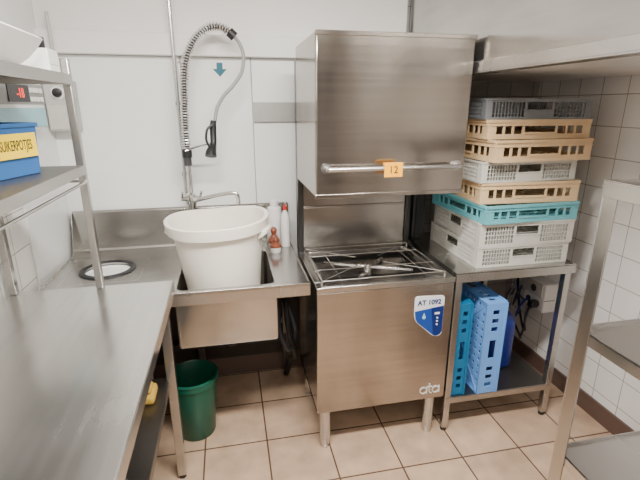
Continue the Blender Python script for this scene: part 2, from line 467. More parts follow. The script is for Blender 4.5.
mb.cyl((-.195, FY - .03, 1.355), .024, .035, M['black'], 16)
mb.cyl((-.195, FY - .0, 1.36), .016, .03, M['black'], 16)
mb.tube([(-.195, FY - .02, 1.39), (-.13, FY - .05, 1.41), (gx - .03, gy, 1.42)], .005, M['chrome'])
mb.cyl((-.195, FY - .03, 1.315), .019, .04, M['dgrey'], 16)
part(F, "hose_holder", mb)
mb = MB(); mb.tube([(-.225, WB - .065, 1.10), (-.225, WB - .065, 2.44)], .009, M['steel_light'], 10)
for z in (1.25, 1.6, 2.1): mb.box((-.238, WB - .062, z), (-.212, WB - (.0085 if z < 1.9 else .021), z + .018), M['steel_light'])
single("wall_pipe", mb, "thin grey steel pipe clipped to the wall panel", "pipe")

mb = MB(); sx, sz_ = -.014, 1.772; e = 1.25
mb.box((sx - .034 * e, WB - .0095, sz_ - .034 * e), (sx + .034 * e, WB - .0082, sz_ + .034 * e), M['white_paint'])
mb.prism([(sx + px * e, sz_ + pz * e) for px, pz in [(-.012, .026), (.012, .026), (.012, .002), (.028, .002), (0, -.028), (-.028, .002), (-.012, .002)]], WB - .0105, WB - .0094, M['teal_print'])
single("arrow_sticker", mb, "small white sticker with dark teal down arrow", "sticker")
mb = MB(); mb.box((.146, WB - .02, 1.515), (.47, WB - .0085, 1.615), M['strip']); mb.box((.146, WB - .026, 1.515), (.47, WB - .02, 1.521), M['strip'])
single("wall_strip", mb, "grey metal strip fixed to white wall panel", "rail", .002)

# ------------------------------------------------------------------ white tub in sink
T_ = thing("plastic_tub", (-.045, 1.965, .621), "large round cream-white plastic tub standing in the sink bowl", "tub", rot=(0, math.radians(-2.2), 0))
mb = MB()
H = .495
mb.lathe((0, 0, 0), [(0, .0), (.145, .0), (.152, .008), (.190, .38), (.204, H - .05), (.222, H - .048), (.226, H - .02), (.228, H), (.222, H + .004), (.210, H), (.200, H - .05), (.145, .02), (0, .015)], M['white_plastic'], 56)
for i, p in enumerate(mb.v):
    if p.z > .3:
        a = math.atan2(p.y, p.x); f = (p.z - .3) / .2
        q = 1 + .018 * f * math.cos(2 * a + .6)
        mb.v[i] = Vector((p.x * q, p.y * q, p.z + .006 * f * math.cos(2 * a) + .004 * f * math.sin(3 * a)))
part(T_, "tub_body", mb, local=True)
for a in (-20, 160):
    mb = MB()
    M4 = Matrix.Rotation(math.radians(a), 4, 'Z')
    mb.prism([(.203, H - .05), (.236, H - .046), (.239, H - .060), (.232, H - .066), (.196, H - .09)], -.05, .05, M['white_plastic'], 'XZ', M4)
    part(T_, "tub_handle", mb, .003, local=True)

# ------------------------------------------------------------------ bottles by the sink
def bottle(x, y, z, r, h, body, capm, label, capname="bottle_cap"):
    t = thing("soap_bottle", (x, y, z), label, "bottle")
    mb = MB(); mb.lathe((x, y, z), [(r * .92, 0), (r, .006), (r, h * .62), (r * .85, h * .74), (r * .38, h * .84), (r * .36, h * .88)], body, 24)
    part(t, "bottle_body", mb)
    mb = MB(); mb.lathe((x, y, z), [(r * .46, h * .86), (r * .46, h * .93), (r * .2, h * .95), (r * .15, h)], capm, 18)
    part(t, capname, mb)
    return t
bottle(.280, 2.255, SZ + .001, .025, .235, M['white_paint'], M['red'], "slim white bottle with a red cap on the sink table")
bottle(.294, 2.350, SZ + .001, .017, .22, M['brown'], M['white_plastic'], "slim amber bottle with a white cap on the sink table")
t = thing("detergent_jug", (.230, 2.330, SZ + .001), "squat white detergent container beside the tub", "container")
mb = MB(); mb.lathe((.230, 2.330, SZ + .001), [(.040, 0), (.043, .01), (.043, .17), (.037, .20), (.02, .21), (.02, .225)], M['white_paint'], 24); part(t, "jug_body", mb)
mb = MB(); mb.lathe((.230, 2.330, SZ), [(.024, .215), (.024, .24), (.02, .243)], M['white_paint'], 18); part(t, "jug_cap", mb)
for bx_, by_, hh in ((.215, 2.235, 0), (.215, 2.155, 1)):
    t = thing("scrubbing_brush", (bx_, by_, SZ + .001), "reddish brown round scrubbing brush standing beside the tub", "brush", "scrubbing brushes")
    mb = MB(); mb.lathe((bx_, by_, SZ + .001), [(.022, 0), (.028, .012), (.028, .03)], M['white_paint'], 20); part(t, "bristles", mb)
    mb = MB()
    if hh == 0: mb.lathe((bx_, by_, SZ), [(.030, .0315), (.032, .045), (.022, .06), (.012, .075), (.018, .10), (.010, .115)], M['brown'], 20)
    else: mb.lathe((bx_, by_, SZ), [(.029, .0315), (.030, .042), (.018, .052), (.012, .058), (.015, .07), (.009, .08)], M['brown'], 20)
    part(t, "brush_handle", mb)

# ------------------------------------------------------------------ dishwasher
dx0, dx1, dy0, dy1 = .337, .972, 1.67, 2.19
hs_ = M['steel_hood']
D = thing("hood_dishwasher", (.65, 1.93, 0), "stainless steel pass-through dishwasher with its hood raised", "dishwasher")
DZ = .858; DB = .215
mb = MB()
mb.box((dx0, dy0 + .012, DB), (dx0 + .012, dy1, DZ - .02), hs_)
mb.box((dx1 - .012, dy0 + .012, DB), (dx1, dy1, DZ - .02), hs_)
mb.box((dx0, dy1 - .012, DB), (dx1, dy1, DZ - .02), hs_)
mb.box((dx0, dy0 + .012, DB), (dx1, dy1, DB + .02), hs_)
part(D, "body", mb, .002)
mb = MB()
mb.box((dx0 - .002, dy0, DB + .005), (dx1 + .002, dy0 + .012, DZ - .028), hs_)
part(D, "front_panel", mb, .004)
mb = MB()
ix0, ix1, iy0, iy1 = dx0 + .05, dx1 - .05, dy0 + .06, dy1 - .05
mb.box((dx0 - .003, dy0 - .004, DZ - .026), (dx1 + .003, iy0, DZ), M['steel'])
mb.box((dx0 - .003, iy1, DZ - .026), (dx1 + .003, dy1, DZ), M['steel'])
mb.box((dx0 - .003, iy0, DZ - .026), (ix0, iy1, DZ), M['steel'])
mb.box((ix1, iy0, DZ - .026), (dx1 + .003, iy1, DZ), M['steel'])
part(D, "deck", mb, .002)
mb = MB()
mb.box((ix0, iy0, .68), (ix1, iy1, .685), M['filter'])
mb.box((ix0 - .004, iy0, .68), (ix0, iy1, DZ - .027), M['filter']); mb.box((ix1, iy0, .68), (ix1 + .004, iy1, DZ - .027), M['filter'])
mb.box((ix0, iy0 - .004, .68), (ix1, iy0, DZ - .027), M['filter']); mb.box((ix0, iy1, .68), (ix1, iy1 + .004, DZ - .027), M['filter'])
mb.prism([(iy0 + .01, DZ - .05), (iy0 + .19, DZ - .08), (iy0 + .19, DZ - .085), (iy0 + .01, DZ - .055)], ix0 + .01, ix1 - .01, M['steel'], 'YZ')
mb.prism([(iy1 - .01, DZ - .05), (iy1 - .18, DZ - .08), (iy1 - .18, DZ - .085), (iy1 - .01, DZ - .055)], ix0 + .01, ix1 - .01, M['steel'], 'YZ')
part(D, "wash_tub", mb, 0)
mb = MB(); gz = DZ + .014
a0, a1, b0, b1 = dx0 + .03, dx1 - .03, dy0 + .04, dy1 - .03
mb.tube([(a0, b0, gz), (a1, b0, gz), (a1, b1, gz), (a0, b1, gz)], .0032, M['wire'], 8, closed=True)
for yy in (b0 + .13, b1 - .13): mb.tube([(a0, yy, gz), (a1, yy, gz)], .0024, M['wire'], 8)
for xx in (a0 + .09, a1 - .09): mb.tube([(xx, b0, gz - .006), (xx, b1, gz - .006)], .0024, M['wire'], 8)
mx_, my_ = (a0 + a1) / 2, (b0 + b1) / 2
for (px, py) in ((a0, b0), (a1, b0), (a1, b1), (a0, b1)):
    mb.tube([(px, py, gz), (mx_ + (px - mx_) * .2, my_ + (py - my_) * .2, gz)], .0024, M['wire'], 8)
for xx in (a0, a1):
    for yy in (b0, b1): mb.cyl((xx, yy, DZ), .005, .014, M['wire'], 8)
part(D, "rack_guide", mb)
hx, hy = (dx0 + dx1) / 2 - .01, (dy0 + dy1) / 2
for zz, rot_, ll, nm in ((DZ - .045, 52, .22, "wash_arm"), (DZ - .018, -24, .22, "rinse_arm")):
    mb = MB()
    M4 = Matrix.Translation((hx, hy, zz)) @ Matrix.Rotation(math.radians(rot_), 4, 'Z')
    mb.prism([(-ll, -.008), (-.04, -.012), (.04, -.012), (ll, -.008), (ll, .008), (.04, .012), (-.04, .012), (-ll, .008)], -.005, .005, M['wire'], 'XY', M4)
    for i in range(-4, 5):
        if i: mb.lathe((i * ll / 4.5, 0, .005), [(.004, 0), (.003, .004), (0, .004)], M['dgrey'], 8, M4)
    mb.lathe((0, 0, -.012), [(.02, 0), (.02, .02), (.014, .026), (0, .028)], M['wire'], 16, M4)
    part(D, nm, mb, .001)
mb = MB(); mb.cyl((hx, hy, .685), .02, .11, M['dgrey']); part(D, "arm_column", mb)
M['rear'] = steel("rear_panel_steel", col=(.44, .415, .385), rough=.22, smudge=.14, var=.05)
mb = MB()
mb.box((dx0 + .028, dy1 - .02, DZ), (dx1 - .05, dy1 - .008, 1.62), M['rear'])
mb.box((dx0 + .028, dy1 - .026, 1.09), (dx1 - .05, dy1 - .02, 1.10), M['rear'])
part(D, "rear_panel", mb, .002)
mb = MB(); mb.box((dx0 + .0, dy1 - .03, DZ), (dx0 + .026, dy1 + .03, 1.80), M['filter']); part(D, "lift_column", mb, .002)
mb = MB(); mb.box((dx1 - .048, dy1 - .03, DZ), (dx1 - .02, dy1 + .03, 1.80), M['filter']); part(D, "lift_column", mb, .002)
mb = MB(); mb.box((dx1 - .018, dy1 + .05, .885), (1.075, dy1 + .09, 1.715), M['dgrey']); part(D, "gap_shade_sheet", mb, .003, label="dark sheet added as shade in the gap behind the dishwasher")  # shade of the gap beside the rear panel, built as a dark sheet
mb = MB(); mb.tube([(dx1 + .025, dy1 + .02, .885), (dx1 + .025, dy1 + .02, 1.715)], .012, M['filter']); part(D, "lift_spring", mb)
HZ0, HZ1 = 1.248, 1.856; w = .012; HY1 = 2.145
mb = MB()
mb.box((dx0 - .004, dy0, HZ0), (dx1 - .008, dy0 + w, HZ1 - .0), hs_)
mb.box((dx0 - .004, dy0 + w, HZ0), (dx0 + w, HY1, HZ1), hs_)
mb.box((dx1 - .008 - w, dy0 + w, HZ0), (dx1 - .008, HY1, HZ1), hs_)
mb.box((dx0 + w, HY1 - w, HZ0 + .38), (dx1 - .008 - w, HY1, HZ1), hs_)
mb.box((dx0 + w, dy0 + w, HZ1 - w), (dx1 - .008 - w, HY1 - w, HZ1), hs_)
hood = part(D, "hood", mb, .005)
mb = MB(); mb.box((dx0 - .008, dy0 - .004, HZ0 - .004), (dx1 - .004, dy0 + .001, HZ0 + .012), hs_); part(hood, "lower_hem", mb, .0015)
mb = MB(); mb.box((dx0 - .008, dy0 - .004, HZ1 - .014), (dx1 - .004, dy0 + .001, HZ1 + .002), hs_); part(hood, "upper_hem", mb, .0015)
mb = MB(); hz = 1.362; hyy = dy0 - .042
mb.tube(smooth([(dx0 + .035, dy0 + .002, hz), (dx0 + .037, hyy + .008, hz), (dx0 + .05, hyy, hz)], 5) + smooth([(dx1 - .07, hyy, hz), (dx1 - .047, hyy + .008, hz), (dx1 - .045, dy0 + .002, hz)], 5), .0095, M['steel_light'], 14)
for xx in (dx0 + .035, dx1 - .045):
    mb.lathe((0, 0, 0), [(.02, 0), (.02, .006)], M['steel_light'], 16, Matrix.Translation((xx, dy0, hz)) @ Matrix.Rotation(PI / 2, 4, 'X'))
part(hood, "hood_handle", mb, label="pale steel tube handle")
mb = MB(); tx, tz = .632, 1.356
mb.box((tx - .038, hyy - .0125, tz - .026), (tx + .038, hyy - .0115, tz + .028), M['orange'])
mb.box((tx - .038, hyy - .0120, tz + .018), (tx + .038, hyy + .006, tz + .0285), M['orange'])
text_into(mb, "12", .04, M['ink'], face_ny(tx, hyy - .0132, tz + .001))
single("price_tag", mb, "orange sticky tag with number on hood handle", "tag", loc=(tx, hyy, tz - .03))
for fx in (dx0 + .045, dx1 - .055):
    for fy in (1.71, 2.13):
        mb = MB(); mb.lathe((fx, fy, 0), [(.019, 0), (.022, .006), (.022, .05), (.026, .055), (.026, DB)], M['steel_light'], 20)
        part(D, "leg", mb)
def arc(cx_, cz_, r, a0, a1, n=6): return [(cx_ + r * math.cos(math.radians(a0 + (a1 - a0) * i / n)), cz_ + r * math.sin(math.radians(a0 + (a1 - a0) * i / n))) for i in range(n + 1)]
outl = arc(.915, .757, .016, 0, 90) + arc(.800, .764, .014, 90, 180) + [(.786, .69), (.791, .665)] + [(.80, .648), (.876, .578), (.890, .569)] + arc(.909, .588, .022, 240, 360)
mb = MB(); mb.prism(outl, dy0 - .003, dy0 + .0005, M['silver'])
panel = part(D, "control_panel", mb, .0006, label="silver-white and blue shield-shaped control panel")
mb = MB()
mb.prism([(.788, .704), (.9295, .722), (.9295, .590), (.921, .576), (.908, .570), (.890, .5715), (.803, .648), (.793, .666)], dy0 - .0042, dy0 - .0029, M['midblue'])
mb.prism([(.868, .7155), (.9285, .721), (.9285, .592), (.920, .578), (.906, .573), (.892, .574), (.885, .580)], dy0 - .005, dy0 - .004, M['navy'])
part(panel, "blue_field", mb)
mb = MB()
text_into(mb, "AT 1092", .033, M['navy'], face_ny(.857, dy0 - .0036, .743), sx=.98, bold=.0010)
part(panel, "panel_lettering", mb)
mb = MB()
mb.prism([(.834, .694)] + arc(.834, .671, .0085, 35, -215, 12), dy0 - .0056, dy0 - .004, M['pblue'])
part(panel, "droplet_symbol", mb)
mb = MB(); mb.box((.886, dy0 - .0062, .682), (.910, dy0 - .0045, .692), M['silver'])
part(panel, "display", mb)
for z in (.664, .647, .630):
    mb = MB(); mb.lathe((0, 0, 0), [(.0045, 0), (.0045, .003), (.0035, .004)], M['silver'], 14, Matrix.Translation((.900, dy0 - .0045, z)) @ Matrix.Rotation(PI / 2, 4, 'X'))
    part(panel, "push_button", mb)
mb = MB(); lw = .0034; ly = dy0 - .002
def ring_(cx_, cz_, r): return [(cx_ + r * math.cos(2 * PI * i / 24), ly, cz_ + r * math.sin(2 * PI * i / 24)) for i in range(24)]
for c in (.862, .926):
    mb.tube(ring_(c, .272, .0170), lw, M['logo'], 8, closed=True)
    mb.tube([(c + .0180, ly, .291), (c + .0180, ly, .254)], lw, M['logo'], 8)
mb.tube(smooth([(.893, ly, .308), (.893, ly, .268), (.896, ly, .258), (.906, ly, .254)], 4), lw, M['logo'], 8)
mb.tube([(.882, ly, .290), (.907, ly, .290)], lw, M['logo'], 8)
part(D, "logo", mb, label="raised pale rounded maker's lettering")

t = thing("water_hose", (.26, 2.2, 0), "tangled black rubber water hoses below the sink table", "hose")
mb = MB(); mb.tube(smooth([(.27, 2.25, .80), (.25, 2.10, .62), (.26, 2.02, .45), (.295, 2.07, .30), (.29, 2.22, .18), (.28, 2.30, .06), (.27, 2.32, .015)], 8), .015, M['black']); part(t, "inlet_hose", mb)
mb = MB(); mb.tube(smooth([(.20, 2.24, .80), (.215, 2.12, .60), (.21, 2.05, .47), (.25, 2.0, .38), (.30, 2.1, .42), (.27, 2.18, .55), (.24, 2.2, .62), (.28, 2.3, .66)], 8), .013, M['dgrey']); part(t, "outlet_hose", mb)
mb = MB(); mb.tube([(-.19, WB - .05, .36), (.26, WB - .05, .36)], .018, M['grey'], 12)
for xx in (-.15, .2): mb.box((xx - .01, WB - .05, .335), (xx + .01, WB - .0135, .385), M['grey'])
single("waste_pipe", mb, "grey plastic waste pipe along the dark lower wall", "pipe")

# ------------------------------------------------------------------ right table
RT = thing("side_table", (1.3, 2.0, 0), "stainless steel table carrying the stacked dish racks", "table")
rx0, rx1, ry0, ry1 = .982, 1.61, 1.67, 2.38; RZ = .87
mb = MB(); mb.box((rx0, ry0, RZ - .005), (rx1, ry1, RZ), st); mb.box((rx0, ry0, RZ - .045), (rx1, ry0 + .004, RZ + .004), st)
mb.box((rx0, ry0 + .004, RZ - .045), (rx0 + .004, ry1, RZ), st); mb.box((rx1 - .004, ry0 + .004, RZ - .045), (rx1, ry1, RZ + .004), st); mb.box((rx0 + .004, ry1 - .004, RZ - .045), (rx1 - .004, ry1, RZ + .01), st)
part(RT, "table_top", mb, .0012)
for lx in (rx0 + .022, rx1 - .03):
    for ly_ in (ry0 + .025, ry1 - .03):
        mb = MB(); mb.box((lx - .016, ly_ - .016, .02), (lx + .016, ly_ + .016, RZ - .006), st); mb.cyl((lx, ly_, 0), .015, .02, M['black'])
        part(RT, "leg", mb, .002)
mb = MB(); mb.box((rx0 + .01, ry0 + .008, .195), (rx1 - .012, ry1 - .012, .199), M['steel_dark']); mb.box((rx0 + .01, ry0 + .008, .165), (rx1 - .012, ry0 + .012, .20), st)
mb.box((rx0 + .01, ry1 - .02, .165), (rx1 - .012, ry1 - .012, .22), st)
part(RT, "lower_shelf", mb, .001)
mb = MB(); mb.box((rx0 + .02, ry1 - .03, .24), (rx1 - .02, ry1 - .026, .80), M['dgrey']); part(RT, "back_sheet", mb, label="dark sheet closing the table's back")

# ------------------------------------------------------------------ dish racks
def wall_mesh(mb, L, H, t, style, mat, M4):
    B = lambda xa, xb, za, zb, y=0, tt=t: mb.box((xa, y, za), (xb, y + tt, zb), mat, M4)
    h = L / 2
    if style == 'mesh':
        B(-h, h, H * .82, H); B(-h, h, 0, H * .10)
        B(-h, -h + .03, H * .1, H * .82); B(h - .03, h, H * .1, H * .82)
        B(-h, h, H - .008, H, -.004)
        B(-.07, -.058, H * .1, H * .82); B(.058, .07, H * .1, H * .82); B(-.058, .058, H * .1, H * .42)
        B(-.058, .058, H * .42, H * .47, -.003)
        for s in (-1, 1):
            xa, xb = .07, h - .03
            n = 10
            for i in range(1, n):
                x = s * (xa + (xb - xa) * i / n)
                B(x - .0015, x + .0015, H * .1, H * .82)
            for z in (.28, .46, .64):
                a, b = sorted((s * xa, s * xb)); B(a, b, H * z - .0014, H * z + .0014)
    elif style == 'window':
        B(-h, h, H * .72, H); B(-h, h, 0, H * .26)
        B(-h, h, H - .012, H, -.006); B(-h, h, 0, H * .1, -.003); B(-h, h, H * .68, H * .74, -.003)
        B(-h, -h + .04, H * .26, H * .72); B(h - .04, h, H * .26, H * .72)
        for s in (-1, 1):
            for x in (.075, .125, .168):
                a, b = sorted((s * x, s * (x + .010))); B(a, b, H * .26, H * .72)
        B(-.075, .075, H * .25, H * .35, -.004)
    else:
        B(-h, h, H * .66, H); B(-h, h, 0, H * .34); B(-h, h, H - .010, H, -.005); B(-h, h, 0, H * .1, -.003)
        xs = [-.20, -.155, -.11, .11, .155, .20]
        edges = [-h] + [e for x in xs for e in (x - .012, x + .012)] + [h]
        for i in range(0, len(edges), 2):
            a, b = edges[i], edges[i + 1]
            if a < 0 < b:
                B(a, -.05, H * .34, H * .66); B(.05, b, H * .34, H * .66)
            else: B(a, b, H * .34, H * .66)

def dish_rack(loc, H, style, mat, label, rot=(0, 0, 0), S=.5, group="stacked dish racks", dense=False):
    r = thing("dish_rack", loc, label, "dish rack", group, rot)
    t = .006; h = S / 2
    for i in range(4):
        mb = MB(); L = S if i % 2 == 0 else S - 2 * t - .0005
        wall_mesh(mb, L, H, t, style, mat, Matrix.Rotation(i * PI / 2, 4, 'Z') @ Matrix.Translation((0, -h, 0)))
        part(r, "rack_wall", mb, local=True)
    mb = MB(); g = h - t
    bwid = .012 if dense else .003
    for i in range(13):
        x = -g + 2 * g * i / 12
        xa, xb = max(-g, x - bwid), min(g, x + bwid)
        mb.box((xa, -g, .004), (xb, g, .010), mat)
        mb.box((-g, xa, .0045), (g, xb, .0105), mat)
    for s in (-1, 1):
        mb.tube([(s * -g, -g, .007), (s * g, g, .007)], .006, mat, 6)
    mb.box((-.06, -.06, .004), (.06, .06, .011), mat)
    part(r, "base_grid", mb, local=True)
    return r
z = RZ + .001
specs = [
 (.103, 'mesh', 'rack_grey', 1.342, 1.955, 0.0, .482, "pale grey plastic dish rack at the bottom of the stack"),
 (.112, 'mesh', 'rack_grey', 1.350, 1.950, -1.4, .482, "pale grey plastic dish rack with fine mesh sides"),
 (.084, 'window', 'rack_teal', 1.342, 1.945, 2.4, .49, "turquoise plastic dish rack with window openings"),
 (.096, 'window', 'rack_beige', 1.352, 1.970, -2.6, .49, "beige plastic dish rack above the turquoise one"),
 (.094, 'mesh', 'rack_grey', 1.322, 1.977, 1.6, .49, "pale grey plastic dish rack between beige ones"),
 (.094, 'window', 'rack_beige', 1.347, 1.944, 3.2, .5, "beige plastic dish rack in the upper stack"),
 (.082, 'window', 'rack_beige', 1.350, 1.974, -1.4, .5, "beige plastic dish rack, second from top"),
 (.086, 'mesh', 'rack_dgrey', 1.340, 1.975, -2.6, .5, "dark grey mesh dish rack on top of the stack"),
]
for (hh, sty, mt, cxk, cyy, rz, S_, lab) in specs:
    dish_rack((cxk, cyy, z), hh, sty, M[mt], lab, (0, 0, math.radians(rz)), S=S_)
    z += hh + .0008
dish_rack((1.025, 1.945, .2005 + .25), .075, 'solid', M['rack_dteal'], "petrol blue dish rack standing on edge on the lower shelf", (0, PI / 2, 0), group="dish racks standing on the lower shelf", dense=True)
dish_rack((1.155, 1.925, .201 + .25), .112, 'solid', M['rack_blue'], "bright light blue dish rack standing on edge", (0, PI / 2 , math.radians(1.0)), S=.498, group="dish racks standing on the lower shelf", dense=True)

# jug on lower shelf
J = thing("chemical_canister", (1.41, 1.94, .2), "deep blue plastic chemical canister with black cap", "canister")
mb = MB()
rings = []
jx0, jx1, jy0, jy1 = 1.315, 1.500, 1.85, 2.09
for zz, ins, rr in ((0, .012, .055), (.012, 0, .07), (.26, 0, .07), (.285, .006, .07), (.31, .022, .06), (.33, .045, .045), (.345, .065, .02)):
    rings.append(rrect(jx0 + ins, jy0 + ins, jx1 - ins, jy1 - ins, rr, .2 + zz, 8))
k = len(rings[0]); vs = [p for r in rings for p in r]; fs = []
for i in range(len(rings) - 1):
    for j in range(k): fs.append((i * k + j, i * k + (j + 1) % k, (i + 1) * k + (j + 1) % k, (i + 1) * k + j))
fs.append(tuple(range(k))); fs.append(tuple((len(rings) - 1) * k + j for j in range(k)))
mb.add(vs, fs, M['jug'])
mb.tube(smooth([(1.41, 2.03, .52), (1.41, 2.02, .58), (1.41, 1.97, .585), (1.41, 1.945, .54)], 5), .013, M['jug'])
part(J, "canister_body", mb)
mb = MB(); mb.lathe((1.43, 1.915, .535), [(.028, 0), (.03, .005), (.03, .032), (.02, .037)], M['black'], 20)
mb.tube(smooth([(1.43, 1.915, .565), (1.44, 1.915, .62), (1.49, 1.94, .65), (1.55, 2.02, .57), (1.64, 2.15, .50)], 6), .006, M['black'], 8)
part(J, "canister_cap", mb)
O = thing("dosing_box", (WR, 2.09, .43), "white dosing and socket box with cables on the tiled wall", "electrical box")
mb = MB(); mb.box((WR - .09, 2.00, .43), (WR - .001, 2.18, .61), M['white_paint']); part(O, "box_body", mb, .008)
mb = MB(); mb.box((WR - .098, 2.02, .52), (WR - .0905, 2.16, .60), M['rack_grey'])
for yy in (2.05, 2.13): mb.lathe((0, 0, 0), [(.018, 0), (.018, .006), (.012, .007)], M['dgrey'], 14, Matrix.Translation((WR - .09, yy, .475)) @ Matrix.Rotation(-PI / 2, 4, 'Y'))
mb.lathe((0, 0, 0), [(.022, 0), (.022, .004), (.012, .008)], M['dgrey'], 16, Matrix.Translation((WR - .098, 2.09, .56)) @ Matrix.Rotation(-PI / 2, 4, 'Y'))
mb.box((WR - .091, 1.999, .505), (WR - .02, 2.0005, .511), M['grey'])
part(O, "socket_panel", mb, .001)
for nm, pts, r, mt in (("cable", [(WR - .10, 2.05, .475), (WR - .14, 2.05, .46), (WR - .15, 2.06, .36), (WR - .09, 2.12, .26), (WR - .05, 2.2, .25), (WR - .03, 2.3, .4), (WR - .03, 2.36, .7)], .007, 'black'),
                       ("cable", [(WR - .10, 2.13, .475), (WR - .16, 2.10, .45), (WR - .18, 2.10, .40), (WR - .12, 2.18, .33), (WR - .05, 2.25, .35), (WR - .03, 2.33, .5)], .006, 'jug'),
                       ("cable", [(WR - .12, 2.06, .47), (WR - .20, 2.0, .43), (WR - .215, 1.98, .36), (WR - .20, 2.02, .28), (WR - .12, 2.12, .22), (WR - .05, 2.3, .25)], .006, 'black'),
                       ("cable", [(WR - .10, 2.15, .45), (WR - .15, 2.14, .50), (WR - .19, 2.08, .58), (WR - .20, 2.1, .50), (WR - .14, 2.2, .40), (WR - .06, 2.28, .44)], .005, 'black')):
    mb = MB(); mb.tube(smooth(pts, 6), r, M[mt], 8); part(O, nm, mb)
mb = MB(); mb.box((WR - .145, 2.03, .455), (WR - .0985, 2.07, .495), M['black']); part(O, "plug", mb, .004)

# ------------------------------------------------------------------ extraction canopy
C = thing("extraction_canopy", (1.4, 1.35, 1.73), "large stainless steel extraction canopy along the side wall", "extractor hood")
mb = MB(); kx0, kx1, ky0, ky1, kz0, kz1 = .99, 1.835, .25, 2.41, 1.73, 2.20
cm = M['canopy']
mb.box((kx0, ky0, kz0), (kx0 + .012, ky1, kz1), cm); mb.box((kx1 - .01, ky0, kz0), (kx1, ky1, kz1), cm)
mb.box((kx0, ky0, kz0), (kx1, ky0 + .01, kz1), cm); mb.box((kx0, ky1 - .01, kz0), (kx1, ky1, kz1), cm)
part(C, "canopy_shell", mb, .002)
mb = MB(); mb.box((kx0 - .010, ky0, kz0 - .006), (kx0 - .0005, ky1, kz0 + .035), M['steel_light']); mb.box((kx0 - .010, ky0, kz0 - .010), (kx0 + .045, ky1, kz0 - .001), M['steel_light'])
part(C, "gutter_lip", mb, .002, label="folded bright steel lip")
mb = MB()
mb.box((kx0 + .046, ky0 + .012, kz0), (kx1 - .012, ky1 - .012, kz0 + .01), M['canopy_under'])
part(C, "underside_panel", mb)
mb = MB(); mb.box((kx0 + .03, ky0 + .03, kz1), (kx1 - .03, ky1 - .03, kz1 + .2), M['steel']); part(C, "canopy_plenum", mb, .003)

# ------------------------------------------------------------------ near right rack
G = thing("steel_shelving", (1.36, .78, 0), "stainless steel angle-frame shelving unit with two shelves", "shelving")
gx0, gx1, gy0, gy1 = 1.045, 1.66, .45, 1.04; gtop = 1.395
gm = M['steel']
for px, sx_ in ((gx0, 1), (gx1, -1)):
    for py, sy_ in ((gy0, 1), (gy1, -1)):
        mb = MB()
        xa, xb = sorted((px, px + sx_ * .055)); ya, yb = sorted((py, py + sy_ * .004)); mb.box((xa, ya, .0), (xb, yb, gtop), M['steel_light'])
        xa, xb = sorted((px, px + sx_ * .004)); ya, yb = sorted((py + sy_ * .004, py + sy_ * .05)); mb.box((xa, ya, .0), (xb, yb, gtop), gm)
        part(G, "post", mb, .001)
mb = MB()
for px, sx_ in ((gx0, 1), (gx1, -1)):
    xa, xb = sorted((px, px - sx_ * .004)); mb.box((xa, gy0, gtop - .045), (xb, gy1, gtop), gm)
    xa, xb = sorted((px - sx_ * .004, px + sx_ * .04)); mb.box((xa, gy0, gtop), (xb, gy1, gtop + .004), gm)
for py in (gy0 - .004, gy1): mb.box((gx0, py, gtop - .045), (gx1, py + .004, gtop), gm)
part(G, "top_frame", mb, .001)
for zz in (.93, .47):
    mb = MB(); mb.box((gx0 + .005, gy0 + .005, zz - .006), (gx1 - .005, gy1 - .005, zz), M['steel_light'])
    mb.box((gx0 + .005, gy0 + .006, zz - .04), (gx0 + .009, gy1 - .006, zz), M['steel_light']); mb.box((gx0 + .005, gy1 - .009, zz - .04), (gx1 - .005, gy1 - .005, zz + .01), M['steel_light'])
    mb.box((gx1 - .009, gy0 + .006, zz - .04), (gx1 - .005, gy1 - .006, zz), M['steel_light']); mb.box((gx0 + .005, gy0 + .005, zz - .04), (gx1 - .005, gy0 + .009, zz), M['steel_light'])
    part(G, "shelf", mb, .001)

# ------------------------------------------------------------------ near left worktop
W = thing("worktop_table", (-.53, .95, 0), "stainless steel worktop table with lower shelf", "table")
wx0, wx1, wy0, wy1, WZ = -.818, -.240, .15, 1.692, .935
mb = MB(); mb.box((wx0, wy0, WZ - .006), (wx1, wy1, WZ), M['steel_top'])
part(W, "table_top", mb, .003)
mb = MB()
for (a, b) in (((wx1 - .004, wy0), (wx1, wy1)), ((wx0, wy0), (wx0 + .004, wy1)), ((wx0 + .004, wy0), (wx1 - .004, wy0 + .004)), ((wx0 + .004, wy1 - .004), (wx1 - .004, wy1))):
    mb.box((a[0], a[1], WZ - .05), (b[0], b[1], WZ - .0065), M['steel_top'])
part(W, "apron", mb, .001)
for lx in (wx0 + .03, wx1 - .045):
    for ly_ in (wy0 + .04, wy1 - .035):
        mb = MB(); mb.box((lx - .018, ly_ - .018, .02), (lx + .018, ly_ + .018, WZ - .007), st); mb.cyl((lx, ly_, 0), .016, .02, M['black'])
        part(W, "leg", mb, .002)
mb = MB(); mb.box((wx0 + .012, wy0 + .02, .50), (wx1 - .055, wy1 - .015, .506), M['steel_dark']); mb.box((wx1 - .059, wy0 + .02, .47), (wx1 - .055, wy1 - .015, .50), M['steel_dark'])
part(W, "lower_shelf", mb, .001)
mb = MB(); mb.box((-.42, 1.50, .507), (-.33, 1.60, .545), M['cloth']); mb.box((-.41, 1.51, .545), (-.34, 1.58, .57), M['cloth'])
single("folded_cloth", mb, "small folded yellow cloth on the lower shelf", "cloth", .012)

